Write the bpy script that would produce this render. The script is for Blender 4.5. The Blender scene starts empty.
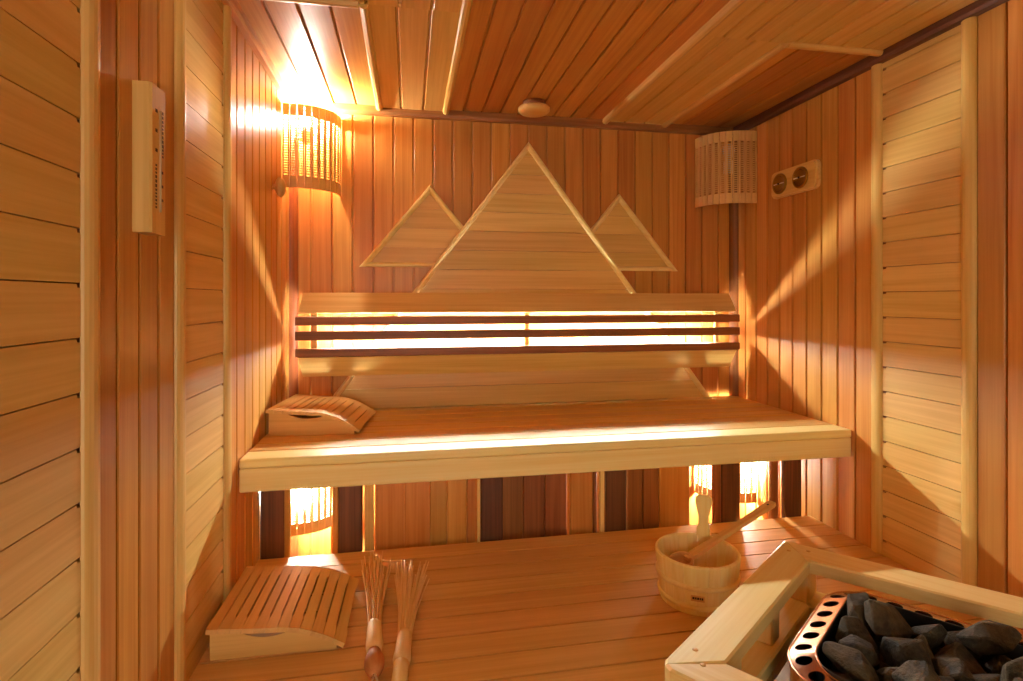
import bpy, bmesh, math, random
from mathutils import Vector, Matrix

# ------------------------------------------------------------------ camera, world, exposure
scene = bpy.context.scene
col = scene.collection
CZ = 1.243
cam_d = bpy.data.cameras.new('camera')
cam_d.sensor_width = 36.0
cam_d.lens = 555.0 / 1023.0 * 36.0
cam_d.shift_y = -41.5 / 1023.0
cam_d.clip_start = 0.02
cam = bpy.data.objects.new('camera', cam_d)
cam.location = (0, 0, CZ)
cam.rotation_euler = (math.radians(90), 0, math.radians(-10.456))
col.objects.link(cam)
scene.camera = cam

world = bpy.data.worlds.new('world')
scene.world = world
world.use_nodes = True
bg = world.node_tree.nodes['Background']
bg.inputs['Color'].default_value = (1.0, 0.99, 0.93, 1)
bg.inputs['Strength'].default_value = 7.0  # fill light, reaches the room through the added doorway

vs = scene.view_settings
vs.view_transform = 'Standard'
vs.look = 'None'
vs.exposure = 0.30
vs.gamma = 1.0
vs.use_curve_mapping = False
scene.cycles.max_bounces = 16
scene.cycles.diffuse_bounces = 10
scene.cycles.glossy_bounces = 4
scene.cycles.sample_clamp_indirect = 6.0
scene.cycles.caustics_reflective = False
scene.cycles.caustics_refractive = False

BULB = 1350.0          # radiance of the corner lamp bulbs
STRIP = 350.0         # radiance of the light strip behind the backrest
WARM = (1.0, 0.97, 0.86)

# ------------------------------------------------------------------ room measures (metres)
XL, XR, YB, YFR = -0.4706, 1.5002, 2.3664, -1.25
ZC = 2.0316            # lower level of the ceiling
ZR = ZC + 0.008        # recessed level
UB, LB = 0.793, 0.42   # bench tops
UF = 1.665             # front edge of the upper bench
XM = 0.505             # symmetry axis of the back wall
P = 0.0815             # board pitch

# ------------------------------------------------------------------ materials
MATS = {}
def srgb(r, g, b):
    f = lambda c: ((c/255+0.055)/1.055)**2.4 if c/255 > 0.04045 else c/255/12.92
    return (f(r), f(g), f(b), 1)

WOODS = {  # light, dark, roughness, value spread
    'cedar':  (srgb(212, 153, 76),  srgb(184, 115, 45),  0.36, 0.28),
    'cedar_dark': (srgb(160, 100, 52), srgb(116, 66, 30), 0.45, 0.25),
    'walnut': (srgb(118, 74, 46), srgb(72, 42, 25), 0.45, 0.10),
    'aspen':  (srgb(229, 189, 112), srgb(207, 160, 82), 0.40, 0.10),
    'pine':   (srgb(246, 222, 150), srgb(232, 198, 116), 0.40, 0.08),
    'cane': (srgb(250, 224, 164), srgb(236, 198, 128), 0.75, 0.06),
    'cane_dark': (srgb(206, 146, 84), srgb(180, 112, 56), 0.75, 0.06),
    'linden': (srgb(251, 232, 158), srgb(241, 212, 126), 0.40, 0.04),
    'alder':  (srgb(229, 184, 114), srgb(209, 158, 86), 0.42, 0.14),
}
def newmat(name):
    m = bpy.data.materials.new(name); m.use_nodes = True
    return m, m.node_tree, m.node_tree.nodes['Principled BSDF']

def wood(kind, axis):
    key = kind + '_' + axis
    if key in MATS: return MATS[key]
    light, dark, rough, spread = WOODS[kind]
    m, nt, b = newmat(key)
    N, L = nt.nodes, nt.links
    tc = N.new('ShaderNodeTexCoord'); oi = N.new('ShaderNodeObjectInfo')
    mul = N.new('ShaderNodeVectorMath'); mul.operation = 'SCALE'
    mul.inputs[0].default_value = (37, 91, 53); L.new(oi.outputs['Random'], mul.inputs['Scale'])
    add = N.new('ShaderNodeVectorMath'); add.operation = 'ADD'
    L.new(tc.outputs['Object'], add.inputs[0]); L.new(mul.outputs[0], add.inputs[1])
    def noise(across, along, detail, dist=0.0):
        mp = N.new('ShaderNodeMapping')
        s = [across]*3; s['xyz'.index(axis)] = along
        mp.inputs['Scale'].default_value = s
        L.new(add.outputs[0], mp.inputs['Vector'])
        n = N.new('ShaderNodeTexNoise'); n.inputs['Scale'].default_value = 1
        n.inputs['Detail'].default_value = detail; n.inputs['Roughness'].default_value = 0.55
        n.inputs['Distortion'].default_value = dist
        L.new(mp.outputs[0], n.inputs['Vector']); return n.outputs['Fac']
    def math_(op, a, bb=None):
        n = N.new('ShaderNodeMath'); n.operation = op
        for i, v in enumerate((a, bb)):
            if v is None: continue
            if isinstance(v, (int, float)): n.inputs[i].default_value = v
            else: L.new(v, n.inputs[i])
        return n.outputs[0]
    broad = noise(10, 0.35, 2, 0.1)
    fibre = noise(150, 3.0, 3)
    rings = math_('MULTIPLY_ADD', math_('SINE', math_('MULTIPLY', broad, 46)), 0.5); 
    rings.node.inputs[2].default_value = 0.5
    f = math_('ADD', math_('MULTIPLY', rings, 0.20), math_('MULTIPLY', fibre, 0.74))
    f = math_('ADD', f, math_('MULTIPLY', math_('SUBTRACT', broad, 0.5), 0.5))
    ramp = N.new('ShaderNodeValToRGB')
    ramp.color_ramp.elements[0].position = 0.22; ramp.color_ramp.elements[0].color = light
    ramp.color_ramp.elements[1].position = 0.82; ramp.color_ramp.elements[1].color = dark
    L.new(f, ramp.inputs['Fac'])
    hsv = N.new('ShaderNodeHueSaturation')
    rnd2 = math_('FRACT', math_('MULTIPLY', oi.outputs['Random'], 17.31))
    L.new(math_('ADD', math_('MULTIPLY', rnd2, 0.016), 0.492), hsv.inputs['Hue'])
    L.new(math_('ADD', math_('MULTIPLY', oi.outputs['Random'], spread), 1.0-spread*0.6), hsv.inputs['Value'])
    L.new(ramp.outputs['Color'], hsv.inputs['Color'])
    L.new(hsv.outputs['Color'], b.inputs['Base Color'])
    b.inputs['Roughness'].default_value = rough
    b.inputs['Specular IOR Level'].default_value = 0.35
    bump = N.new('ShaderNodeBump'); bump.inputs['Strength'].default_value = 0.08
    bump.inputs['Distance'].default_value = 0.002
    L.new(fibre, bump.inputs['Height']); L.new(bump.outputs[0], b.inputs['Normal'])
    MATS[key] = m; return m

def plain(name, color, rough=0.5, metal=0.0, spec=0.5):
    if name in MATS: return MATS[name]
    m, nt, b = newmat(name)
    N, L = nt.nodes, nt.links
    n = N.new('ShaderNodeTexNoise'); n.inputs['Scale'].default_value = 60; n.inputs['Detail'].default_value = 3
    mx = N.new('ShaderNodeMix'); mx.data_type = 'RGBA'
    mx.inputs['A'].default_value = [c*0.88 for c in color[:3]]+[1]
    mx.inputs['B'].default_value = [min(1, c*1.08) for c in color[:3]]+[1]
    L.new(n.outputs['Fac'], mx.inputs['Factor']); L.new(mx.outputs['Result'], b.inputs['Base Color'])
    b.inputs['Roughness'].default_value = rough; b.inputs['Metallic'].default_value = metal
    b.inputs['Specular IOR Level'].default_value = spec
    MATS[name] = m; return m

def glow(name, color, strength):
    if name in MATS: return MATS[name]
    m, nt, b = newmat(name)
    b.inputs['Base Color'].default_value = (1, 1, 1, 1)
    b.inputs['Emission Color'].default_value = (*color, 1)
    b.inputs['Emission Strength'].default_value = strength
    MATS[name] = m; return m

def stone_mat():
    m, nt, b = newmat('peridotite')
    N, L = nt.nodes, nt.links
    tc = N.new('ShaderNodeTexCoord'); oi = N.new('ShaderNodeObjectInfo')
    n = N.new('ShaderNodeTexNoise'); n.inputs['Scale'].default_value = 26; n.inputs['Detail'].default_value = 6
    n.inputs['Roughness'].default_value = 0.7
    L.new(tc.outputs['Object'], n.inputs['Vector'])
    r = N.new('ShaderNodeValToRGB')
    r.color_ramp.elements[0].position = 0.32; r.color_ramp.elements[0].color = srgb(24, 20, 14)
    r.color_ramp.elements[1].position = 0.72; r.color_ramp.elements[1].color = srgb(96, 84, 60)
    L.new(n.outputs['Fac'], r.inputs['Fac'])
    h = N.new('ShaderNodeHueSaturation')
    a = N.new('ShaderNodeMath'); a.operation = 'MULTIPLY_ADD'; a.inputs[1].default_value = 0.6; a.inputs[2].default_value = 0.65
    L.new(oi.outputs['Random'], a.inputs[0]); L.new(a.outputs[0], h.inputs['Value'])
    L.new(r.outputs['Color'], h.inputs['Color']); L.new(h.outputs['Color'], b.inputs['Base Color'])
    b.inputs['Roughness'].default_value = 0.75
    bp = N.new('ShaderNodeBump'); bp.inputs['Strength'].default_value = 1.0; bp.inputs['Distance'].default_value = 0.012
    L.new(n.outputs['Fac'], bp.inputs['Height']); L.new(bp.outputs[0], b.inputs['Normal'])
    return m

# ------------------------------------------------------------------ mesh helpers
def mesh(name, verts, faces, smooth=False):
    me = bpy.data.meshes.new(name)
    me.from_pydata([tuple(v) for v in verts], [], faces)
    bm = bmesh.new(); bm.from_mesh(me)
    bmesh.ops.recalc_face_normals(bm, faces=bm.faces)
    bm.to_mesh(me); bm.free()
    if smooth:
        for p in me.polygons: p.use_smooth = True
    me.validate(); me.update()
    return me

CACHE = {}
def cbox(sx, sy, sz, ch=0.002):
    """box of size sx, sy, sz about its centre with chamfered edges"""
    key = ('cb', round(sx, 5), round(sy, 5), round(sz, 5), ch)
    if key in CACHE: return CACHE[key]
    x, y, z = sx/2, sy/2, sz/2
    ch = min(ch, x*0.8, y*0.8, z*0.8)
    bm = bmesh.new()
    for a in (-1, 1):
        for b in (-1, 1):
            for c in (-1, 1):
                bm.verts.new((a*x, b*(y-ch), c*(z-ch)))
                bm.verts.new((a*(x-ch), b*y, c*(z-ch)))
                bm.verts.new((a*(x-ch), b*(y-ch), c*z))
    bmesh.ops.convex_hull(bm, input=bm.verts)
    bmesh.ops.dissolve_limit(bm, angle_limit=0.01, verts=bm.verts, edges=bm.edges)
    me = bpy.data.meshes.new('box'); bm.to_mesh(me); bm.free()
    CACHE[key] = me
    return me

def prism(poly, l0, l1, fn, smooth=False):
    """polygon (a, b) swept from l0 to l1, fn(a, b, l) gives the point"""
    n = len(poly)
    v = [fn(a, b, l0) for a, b in poly] + [fn(a, b, l1) for a, b in poly]
    f = [list(range(n))[::-1], list(range(n, 2*n))]
    for i in range(n):
        j = (i+1) % n; f.append([i, j, n+j, n+i])
    return mesh('prism', v, f, smooth)

def join(parts):
    """several (verts, faces) into one mesh"""
    V, F = [], []
    for v, f in parts:
        o = len(V); V += v; F += [[i+o for i in q] for q in f]
    return mesh('joined', V, F)

def boxvf(x0, x1, y0, y1, z0, z1):
    v = [(x, y, z) for x in (x0, x1) for y in (y0, y1) for z in (z0, z1)]
    return v, [[0, 1, 3, 2], [4, 6, 7, 5], [0, 4, 5, 1], [2, 3, 7, 6], [0, 2, 6, 4], [1, 5, 7, 3]]

def tubevf(path, radii, n=10, cap=True):
    path = [Vector(p) for p in path]
    if isinstance(radii, (int, float)): radii = [radii]*len(path)
    V, F = [], []
    up = None
    for i, p in enumerate(path):
        t = (path[min(i+1, len(path)-1)] - path[max(i-1, 0)]).normalized()
        if up is None: up = Vector((0, 0, 1)) if abs(t.z) < 0.9 else Vector((1, 0, 0))
        a = t.cross(up).normalized(); up = a.cross(t).normalized()
        for k in range(n):
            q = 2*math.pi*k/n
            V.append(tuple(p + (a*math.cos(q) + up*math.sin(q))*radii[i]))
    for i in range(len(path)-1):
        for k in range(n):
            F.append([i*n+k, i*n+(k+1) % n, (i+1)*n+(k+1) % n, (i+1)*n+k])
    if cap:
        F.append(list(range(n))[::-1]); F.append(list(range((len(path)-1)*n, len(path)*n)))
    return V, F

def tube(path, radii, n=10, smooth=True):
    v, f = tubevf(path, radii, n); return mesh('tube', v, f, smooth)

def lathe(prof, n=32, smooth=True):
    """profile of (radius, z) turned about the z axis, closed loops allowed"""
    V, F = [], []
    for r, z in prof:
        for k in range(n):
            q = 2*math.pi*k/n; V.append((r*math.cos(q), r*math.sin(q), z))
    for i in range(len(prof)-1):
        for k in range(n):
            F.append([i*n+k, i*n+(k+1) % n, (i+1)*n+(k+1) % n, (i+1)*n+k])
    if prof[0][0] > 1e-6 and prof[0] != prof[-1]: F.append(list(range(n))[::-1])
    if prof[-1][0] > 1e-6 and prof[0] != prof[-1]: F.append(list(range((len(prof)-1)*n, len(prof)*n)))
    return mesh('lathe', V, F, smooth)

def obj(name, me, mat, parent=None, loc=(0, 0, 0), rot=(0, 0, 0)):
    o = bpy.data.objects.new(name, me)
    col.objects.link(o)
    o.location = loc; o.rotation_euler = rot
    if me is not None and mat is not None:
        if not me.materials: me.materials.append(mat)
        elif me.materials[0] != mat:
            o.material_slots[0].link = 'OBJECT'; o.material_slots[0].material = mat
    if parent is not None: o.parent = parent
    return o

def tag(o, label, cat, group=None):
    o['label'] = label; o['category'] = cat
    if group: o['group'] = group
    return o

def thing(name, label, cat, loc=(0, 0, 0), rz=0.0, group=None):
    o = bpy.data.objects.new(name, None); col.objects.link(o)
    o.empty_display_size = 0.05
    o.location = loc; o.rotation_euler = (0, 0, rz)
    return tag(o, label, cat, group)

def struct(name, me, mat, loc=(0, 0, 0), label=None):
    o = obj(name, me, mat, None, loc); o['kind'] = 'structure'
    if label: o['label'] = label
    return o

def slab(x0, x1, y0, y1, z0, z1):
    v, f = boxvf(x0, x1, y0, y1, z0, z1); return mesh('slab', v, f)

def sbox(name, x0, x1, y0, y1, z0, z1, mat, parent, ch=0.002):
    """chamfered box between limits, in the parent's space"""
    return obj(name, cbox(x1-x0, y1-y0, z1-z0, ch), mat, parent, ((x0+x1)/2, (y0+y1)/2, (z0+z1)/2))

BT = 0.014  # board thickness
def board_profile(p, g, c):
    h = p/2
    return [(-h, 0), (h, 0), (h, BT-0.009), (h-g, BT-0.009), (h-g, BT-c), (h-g-c, BT), (-h+c, BT), (-h, BT-c)]

def board(p, length, fn_key):
    """tongue and groove board; fn_key picks how width, outward and length map to x, y, z"""
    key = ('bd', round(p, 5), round(length, 5), fn_key)
    if key in CACHE: return CACHE[key]
    fns = {
        'back':   lambda a, b, l: (a, -b, l),     # width x, out -y, length z
        'front':  lambda a, b, l: (a, b, l),
        'left_v': lambda a, b, l: (b, a, l),      # width y, out +x, length z
        'left_h': lambda a, b, l: (b, l, a),      # width z, out +x, length y
        'right_v': lambda a, b, l: (-b, a, l),
        'right_h': lambda a, b, l: (-b, l, a),
        'ceil':   lambda a, b, l: (a, l, -b),     # width x, out -z, length y
    }
    g, c = (0.0018, 0.0012) if fn_key.endswith('_h') else (0.0066, 0.0022)
    CACHE[key] = prism(board_profile(p, g, c), -length/2, length/2, fns[fn_key])
    return CACHE[key]

def half_round(r, l0, l1, fn, n=8, squash=1.0):
    poly = [(r*math.cos(math.pi*k/n), squash*r*math.sin(math.pi*k/n)) for k in range(n+1)]
    return prism(poly, l0, l1, fn, False)

# ------------------------------------------------------------------ the room
floor = struct('floor', slab(XL-0.1, XR+0.1, YFR-0.1, YB+0.1, -0.06, 0.0), plain('floor_tile', srgb(120, 96, 74), 0.5))
ceiling = struct('ceiling', slab(XL-0.1, XR+0.1, YFR-0.1, YB+0.1, ZR+BT+0.001, ZR+BT+0.06), wood('cedar_dark', 'y'))
wall_back = struct('wall_back', slab(XL-0.1, XR+0.1, YB+BT, YB+0.1, 0, ZR+BT), wood('cedar_dark', 'z'))
wall_left = struct('wall_left', slab(XL-0.1, XL-BT, YFR, YB+BT, 0, ZR+BT), wood('cedar_dark', 'z'))
wall_right = struct('wall_right', slab(XR+BT, XR+0.1, YFR, YB+BT, 0, ZR+BT), wood('cedar_dark', 'z'))

# back wall boards
x = XL; n = round((XR-XL)/P); p = (XR-XL)/n
for i in range(n):
    obj('wall_board', board(p, ZR, 'back'), wood('cedar', 'z'), wall_back, (XL+p*(i+0.5), YB+BT, ZR/2))

# side walls: vertical cedar, a panel of pale level boards, a pilaster of vertical boards, pale level boards again
def side(wall, x_out, sgn, key):
    def vert(y0, y1, kind='cedar'):
        n = max(1, round((y1-y0)/P)); p = (y1-y0)/n
        for i in range(n):
            obj('wall_board', board(p, ZR, key+'_v'), wood(kind, 'z'), wall, (x_out, y0+p*(i+0.5), ZR/2))
    def level(y0, y1):
        ph = 0.0797; z = 1.984 - 25*ph + 0.5*ph
        while z < ZR:
            if z > 0.0:
                ck = ('lv', key, round(y1-y0, 4))
                if ck not in CACHE:
                    L2, h2 = (y1-y0)/2, ph/2
                    CACHE[ck] = prism([(-L2, -h2), (L2, -h2), (L2, h2-0.0075), (L2-0.016, h2-0.0075), (L2-0.018, h2-0.0020), (-L2, h2-0.0020)], 0.0, BT,
                                      lambda a, b, l: (sgn*l, a, b))
                obj('level_board', CACHE[ck], wood('aspen', 'y'), wall, (x_out, (y0+y1)/2, z))
            z += ph
    vert(1.579, YB)
    level(1.277, 1.545)
    vert(0.940, 1.245)
    level(-0.03, 0.917)
    vert(YFR, -0.07)
    # upright cover strips between the sections
    for y in (1.5625, 1.2600, 0.9300, -0.0500):
        w = 0.021 if y > 0 else 0.02
        me = half_round(w, 0.0, ZC-0.02, lambda a, b, l: (sgn*b, a, l), 8, 0.62)
        obj('cover_strip', me, wood('aspen', 'z'), wall, (x_out + sgn*(BT-0.001), y, 0))
side(wall_left, XL-BT, 1, 'left')
side(wall_right, XR+BT, -1, 'right')

# front wall behind the viewer, glazed doorway added to let fill light in
DX0, DX1, DZ = -0.38, 0.36, 1.96
v = []
for a in ((XL-0.1, DX0, 0, ZR+BT), (DX1, XR+0.1, 0, ZR+BT), (DX0, DX1, DZ, ZR+BT)):
    v.append(boxvf(a[0], a[1], YFR-0.1, YFR-BT, a[2], a[3]))
wall_front = struct('wall_front', join(v), wood('cedar_dark', 'z'))
for a0, a1, z0 in ((XL, DX0, 0), (DX1, XR, 0), (DX0, DX1, DZ)):
    n = max(1, round((a1-a0)/P)); p = (a1-a0)/n
    for i in range(n):
        obj('wall_board', board(p, ZR-z0, 'front'), wood('cedar', 'z'), wall_front, (a0+p*(i+0.5), YFR-BT, (ZR+z0)/2))
def glass_mat():
    m, nt, b = newmat('fill_door_glass')
    N, L = nt.nodes, nt.links
    tr = N.new('ShaderNodeBsdfTransparent'); tr.inputs['Color'].default_value = (0.97, 0.93, 0.86, 1)
    gs = N.new('ShaderNodeBsdfGlossy'); gs.inputs['Roughness'].default_value = 0.02
    fr = N.new('ShaderNodeFresnel'); fr.inputs['IOR'].default_value = 1.45
    mx = N.new('ShaderNodeMixShader')
    L.new(fr.outputs[0], mx.inputs[0]); L.new(tr.outputs[0], mx.inputs[1]); L.new(gs.outputs[0], mx.inputs[2])
    L.new(mx.outputs[0], N['Material Output'].inputs['Surface']); N.remove(b)
    return m
fill_door = struct('fill_door_1', join([boxvf(DX0, DX0+0.06, YFR-0.09, YFR-0.03, 0, DZ), boxvf(DX1-0.06, DX1, YFR-0.09, YFR-0.03, 0, DZ),
                              boxvf(DX0+0.06, DX1-0.06, YFR-0.09, YFR-0.03, DZ-0.06, DZ), boxvf(DX0+0.06, DX1-0.06, YFR-0.09, YFR-0.03, 0, 0.06)]),
              wood('aspen', 'z'))
obj('pane', slab(DX0+0.06, DX1-0.06, YFR-0.064, YFR-0.058, 0.06, DZ-0.06), glass_mat(), fill_door)
obj('fill_door_handle', tube([(DX0+0.03, YFR-0.03, 0.95), (DX0+0.03, YFR+0.02, 0.95), (DX0+0.03, YFR+0.02, 1.2), (DX0+0.03, YFR-0.03, 1.2)], 0.012), wood('aspen', 'z'), fill_door)

# ceiling boards: three recesses (both rear corners and the middle) between lower strips
CXA, CXB, CXC, CXD, CYE = -0.120, 0.152, 0.856, 1.138, 1.530
def ceil_zone(x0, x1, y0, y1, z, kind):
    n = max(1, round((x1-x0)/P)); p = (x1-x0)/n
    for i in range(n):
        obj('ceiling_board', board(p, y1-y0, 'ceil'), wood(kind, 'y'), ceiling, (x0+p*(i+0.5), (y0+y1)/2, z+BT))
YC = YB - 0.016
ceil_zone(XL, CXA, CYE, YB, ZR, 'cedar')
ceil_zone(CXB, CXC, -0.2, YB, ZR, 'cedar')
ceil_zone(CXD, XR, CYE, YB, ZR, 'cedar')
ceil_zone(CXA, CXB, CYE, YC, ZC, 'aspen')
ceil_zone(CXC, CXD, CYE, YC, ZC, 'aspen')
ceil_zone(XL+0.016, CXB, -0.2, CYE, ZC, 'aspen')
ceil_zone(CXC, XR-0.016, -0.2, CYE, ZC, 'aspen')
ceil_zone(XL+0.016, XR-0.016, YFR, -0.2, ZC, 'aspen')
for cx, s in ((CXA, -1), (CXB, 1), (CXC, -1), (CXD, 1)):
    y0 = CYE if cx in (CXA, CXD) else -0.2
    obj('step_strip', prism([(-0.013, 0.0), (-0.013, -0.012), (-0.009, -0.019), (0.0, -0.022), (0.009, -0.019), (0.013, -0.012), (0.013, 0.0)],
                            y0, YC, lambda a, b, l: (a, l, b)), wood('aspen', 'y'), ceiling, (cx, 0, ZR))
for x0, x1 in ((XL+0.016, CXA-0.012), (CXD+0.013, XR-0.016)):
    obj('step_strip', prism([(-0.012, 0.0), (-0.012, -0.012), (-0.008, -0.019), (0.0, -0.021), (0.008, -0.019), (0.012, -0.012), (0.012, 0.0)],
                            x0, x1, lambda a, b, l: (l, a, b)), wood('aspen', 'x'), ceiling, (0, CYE, ZR))
# cornices
cp = [(0, ZC-0.030), (0.016, ZC-0.026), (0.020, ZC-0.016), (0.020, ZR-0.001), (0, ZR-0.001)]
struct('trim_1', prism(cp, XL, XR, lambda a, b, l: (l, YB-a, b)), wood('cedar_dark', 'x'))
struct('trim_2', prism(cp, YFR, YB-0.020, lambda a, b, l: (XL+a, l, b)), wood('cedar', 'y'))  # lighter wood than the other cornices, stands for lamp light falling here
struct('trim_3', prism(cp, YFR, YB-0.020, lambda a, b, l: (XR-a, l, b)), wood('walnut', 'y'))
# corner uprights at the back
q = [(0, 0)] + [(0.030*math.cos(t*math.pi/10), 0.030*math.sin(t*math.pi/10)) for t in range(6)]
struct('trim_4', prism(q, 0, ZC-0.03, lambda a, b, l: (XL+a, YB-b, l)), wood('cedar_dark', 'z'))
struct('trim_5', prism(q, 0, ZC-0.03, lambda a, b, l: (XR-a, YB-b, l)), wood('cedar_dark', 'z'))

# ------------------------------------------------------------------ upper bench
ub = thing('upper_bench', 'long pale wooden upper bench with deep front board spanning the sauna', 'bench', (XM, UF, 0))
bx0, bx1 = XL+0.002-XM, XR-0.002-XM
pitch = (YB-0.006-UF)/8
for i in range(8):
    sbox('plank', bx0, bx1, i*pitch + (0.0 if i == 0 else 0.002), (i+1)*pitch-0.002, UB-0.026, UB, wood('linden' if i == 0 else 'aspen', 'x'), ub, 0.003)
sbox('front_board', bx0, bx1, 0.002, 0.028, 0.699, UB-0.0275, wood('linden', 'x'), ub, 0.003)
for bxp in (-0.83, -0.28, 0.28, 0.83):
    sbox('bearer', bxp-0.02, bxp+0.02, 0.03, YB-UF-0.03, UB-0.066, UB-0.027, wood('cedar_dark', 'y'), ub)

# ------------------------------------------------------------------ open skirting below the upper bench
sk = thing('bench_skirting', 'dark upright boards and posts below the upper bench with lit gaps', 'skirting', (XM, 1.885, 0))
for c in (-0.935, -0.695, -0.225, 0.225, 0.675, 0.935):
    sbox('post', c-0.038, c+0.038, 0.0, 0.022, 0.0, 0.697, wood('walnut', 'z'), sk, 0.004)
def sboard(x0, x1, y, kind):
    sbox('board', x0-XM, x1-XM, y, y+0.016, 0.0, 0.697, wood(kind, 'z'), sk, 0.003)
sboard(-0.146, -0.116, 0.024, 'aspen'); sboard(0.672, 0.688, 0.010, 'pine'); sboard(0.230, 0.240, 0.004, 'pine')  # pine strips added, their pale colour imitates light shining through the slits
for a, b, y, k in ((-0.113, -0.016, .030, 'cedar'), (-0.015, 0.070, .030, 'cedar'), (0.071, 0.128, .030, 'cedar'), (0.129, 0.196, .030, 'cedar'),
                   (0.197, 0.226, .024, 'cedar'), (0.318, 0.400, .055, 'cedar_dark'), (0.401, 0.480, .055, 'cedar_dark'), (0.481, 0.562, .055, 'cedar_dark'),  # dark middle boards have the shade of the recess put into their colour
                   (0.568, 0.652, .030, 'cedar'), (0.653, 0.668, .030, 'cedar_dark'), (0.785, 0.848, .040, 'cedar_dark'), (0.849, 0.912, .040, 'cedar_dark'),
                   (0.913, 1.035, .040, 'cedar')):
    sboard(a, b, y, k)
sboard(-0.395, -0.377, 0.0, 'cedar'); sboard(-0.246, -0.228, 0.0, 'cedar')
sboard(1.345, 1.378, 0.0, 'cedar_dark'); sboard(1.110, 1.140, 0.0, 'cedar_dark')

# ------------------------------------------------------------------ heater guard frame of reference
R = Vector((1.036, 1.394)); e1 = Vector((0.5976, -0.8018)).normalized(); e2 = Vector((e1.y, -e1.x))
GW = 0.088
def gl(a, b): q = R + e1*a + e2*b; return (q.x, q.y)

# ------------------------------------------------------------------ lower bench, cut out for the heater
def clip(poly, nrm, d):
    """keep points with nrm.p < d"""
    out = []
    for i in range(len(poly)):
        a, b = Vector(poly[i]), Vector(poly[(i+1) % len(poly)])
        da, db = nrm.dot(a)-d, nrm.dot(b)-d
        if da <= 0: out.append(tuple(a))
        if da*db < 0: out.append(tuple(a + (b-a)*(da/(da-db))))
    return out
lb = thing('lower_bench', 'wide reddish wooden lower bench in front, cut out around the heater', 'bench', (0, 0, 0))
lp = 0.0855
for i in range(11):
    y1 = 1.868 - i*lp; y0 = y1 - lp + 0.006
    rect = [(XL+0.002, y0), (XR-0.002, y0), (XR-0.002, y1), (XL+0.002, y1)]
    pieces = [clip(rect, e1, e1.dot(R)+GW)]
    rp = clip(clip(rect, -e1, -(e1.dot(R)+GW)), e2, e2.dot(R)+GW)
    if min(q.dot(e1) for q in [Vector(r) for r in rect]) < 1e9 and len(rp) >= 3:
        xs = [q[0] for q in rp]
        if max(xs)-min(xs) > 0.01: pieces.append(rp)
    full = all((e1.dot(Vector(q)-R) <= GW or e2.dot(Vector(q)-R) <= GW) for q in ((XL, y0), (XR-.002, y0), (XR-.002, y1), gl(GW, GW))) and y0 > gl(GW, GW)[1]
    if full: pieces = [rect]
    for pc in pieces:
        if len(pc) < 3: continue
        cx = sum(q[0] for q in pc)/len(pc); cy = sum(q[1] for q in pc)/len(pc)
        loc = [(q[0]-cx, q[1]-cy) for q in pc]
        obj('plank', prism(loc, -0.026, 0.0, lambda a, b, l: (a, b, l)), wood('alder', 'x'), lb, (cx, cy, LB))
sbox('front_board', XL+0.002, 0.42, 0.928, 0.952, 0.31, LB-0.027, wood('alder', 'x'), lb)
for x in (XL+0.03, 0.0, 0.40):
    sbox('leg', x-0.025, x+0.025, 0.954, 1.004, 0.0, LB-0.067, wood('alder', 'z'), lb)
    sbox('bearer', x-0.025, x+0.025, 0.954, 1.86, LB-0.066, LB-0.027, wood('alder', 'y'), lb)
sbox('leg', 1.44, 1.49, 1.80, 1.86, 0.0, LB-0.067, wood('alder', 'z'), lb)
sbox('bearer', 1.44, 1.49, 1.20, 1.86, LB-0.066, LB-0.027, wood('alder', 'y'), lb)

# ------------------------------------------------------------------ pyramids on the back wall
def pyramid(name, label, cx, zb, za, k, y_front, thick, base_strip):
    t = thing(name, label, 'wall panel', (cx, y_front, zb), 0, 'pyramid panels on the back wall')
    h = za-zb; hw = k*h; sw = 0.017
    z = 0.0
    zt = h - 0.02
    while z < zt-0.004:
        z1 = min(z+P, zt)
        w0, w1 = k*(h-z)-sw*0.6, max(0.004, k*(h-z1)-sw*0.6)
        me = prism([(-w0, z+0.0008), (w0, z+0.0008), (w1, z1-0.0008), (-w1, z1-0.0008)], 0.004, thick, lambda a, b, l: (a, l, b))
        me.transform(Matrix.Translation((0, 0, -(z+z1)/2)))
        obj('plank', me, wood('aspen', 'x'), t, (0, 0, (z+z1)/2))
        z = z1
    L = math.hypot(hw, h); ang = math.atan2(h, hw)
    for s in (-1, 1):
        poly = [(0, 0.0), (0, -0.004), (0.004, -0.011), (0.010, -0.012), (0.018, -0.006), (0.022, 0.0), (0.022, thick), (0, thick)]
        # strip runs along the sloping edge, a measured inward from the edge
        def fn(a, b, l, s=s):
            d = Vector((-s*hw, h)).normalized()              # up along the edge
            inn = Vector((-s*h, -hw)).normalized()           # inward
            base = Vector((s*hw, 0))
            end = base + d*l
            # mitred at the apex and base
            p = base + d*(l) + inn*a
            if l > L/2: p = Vector((s*0.0, h)) + Vector((0, -a/ math.cos(ang)))
            else: p = base + Vector((-s*a/math.sin(ang), 0))
            return (p.x, b, p.y)
        obj('edge_strip', prism(poly, 0.0, L, fn), wood('pine', 'x'), t)
    if base_strip:
        obj('base_strip', prism([(0, 0.0), (0, -0.004), (0.004, -0.011), (0.010, -0.012), (0.018, -0.006), (0.020, 0.0)],
                                -hw+0.028, hw-0.028, lambda a, b, l: (l, b+0.003, a)), wood('pine', 'x'), t)
    return t
pyramid('pyramid_panel', 'large pale wooden pyramid panel in the middle of the back wall', 0.502, UB+0.003, 1.915, 0.757, YB-0.044, 0.022, False)
pyramid('pyramid_panel', 'small pale pyramid panel left of the large pyramid, nearer the lit lamp', 0.086, 1.376, 1.722, 0.83, YB-0.009, 0.0088, True)
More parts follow.
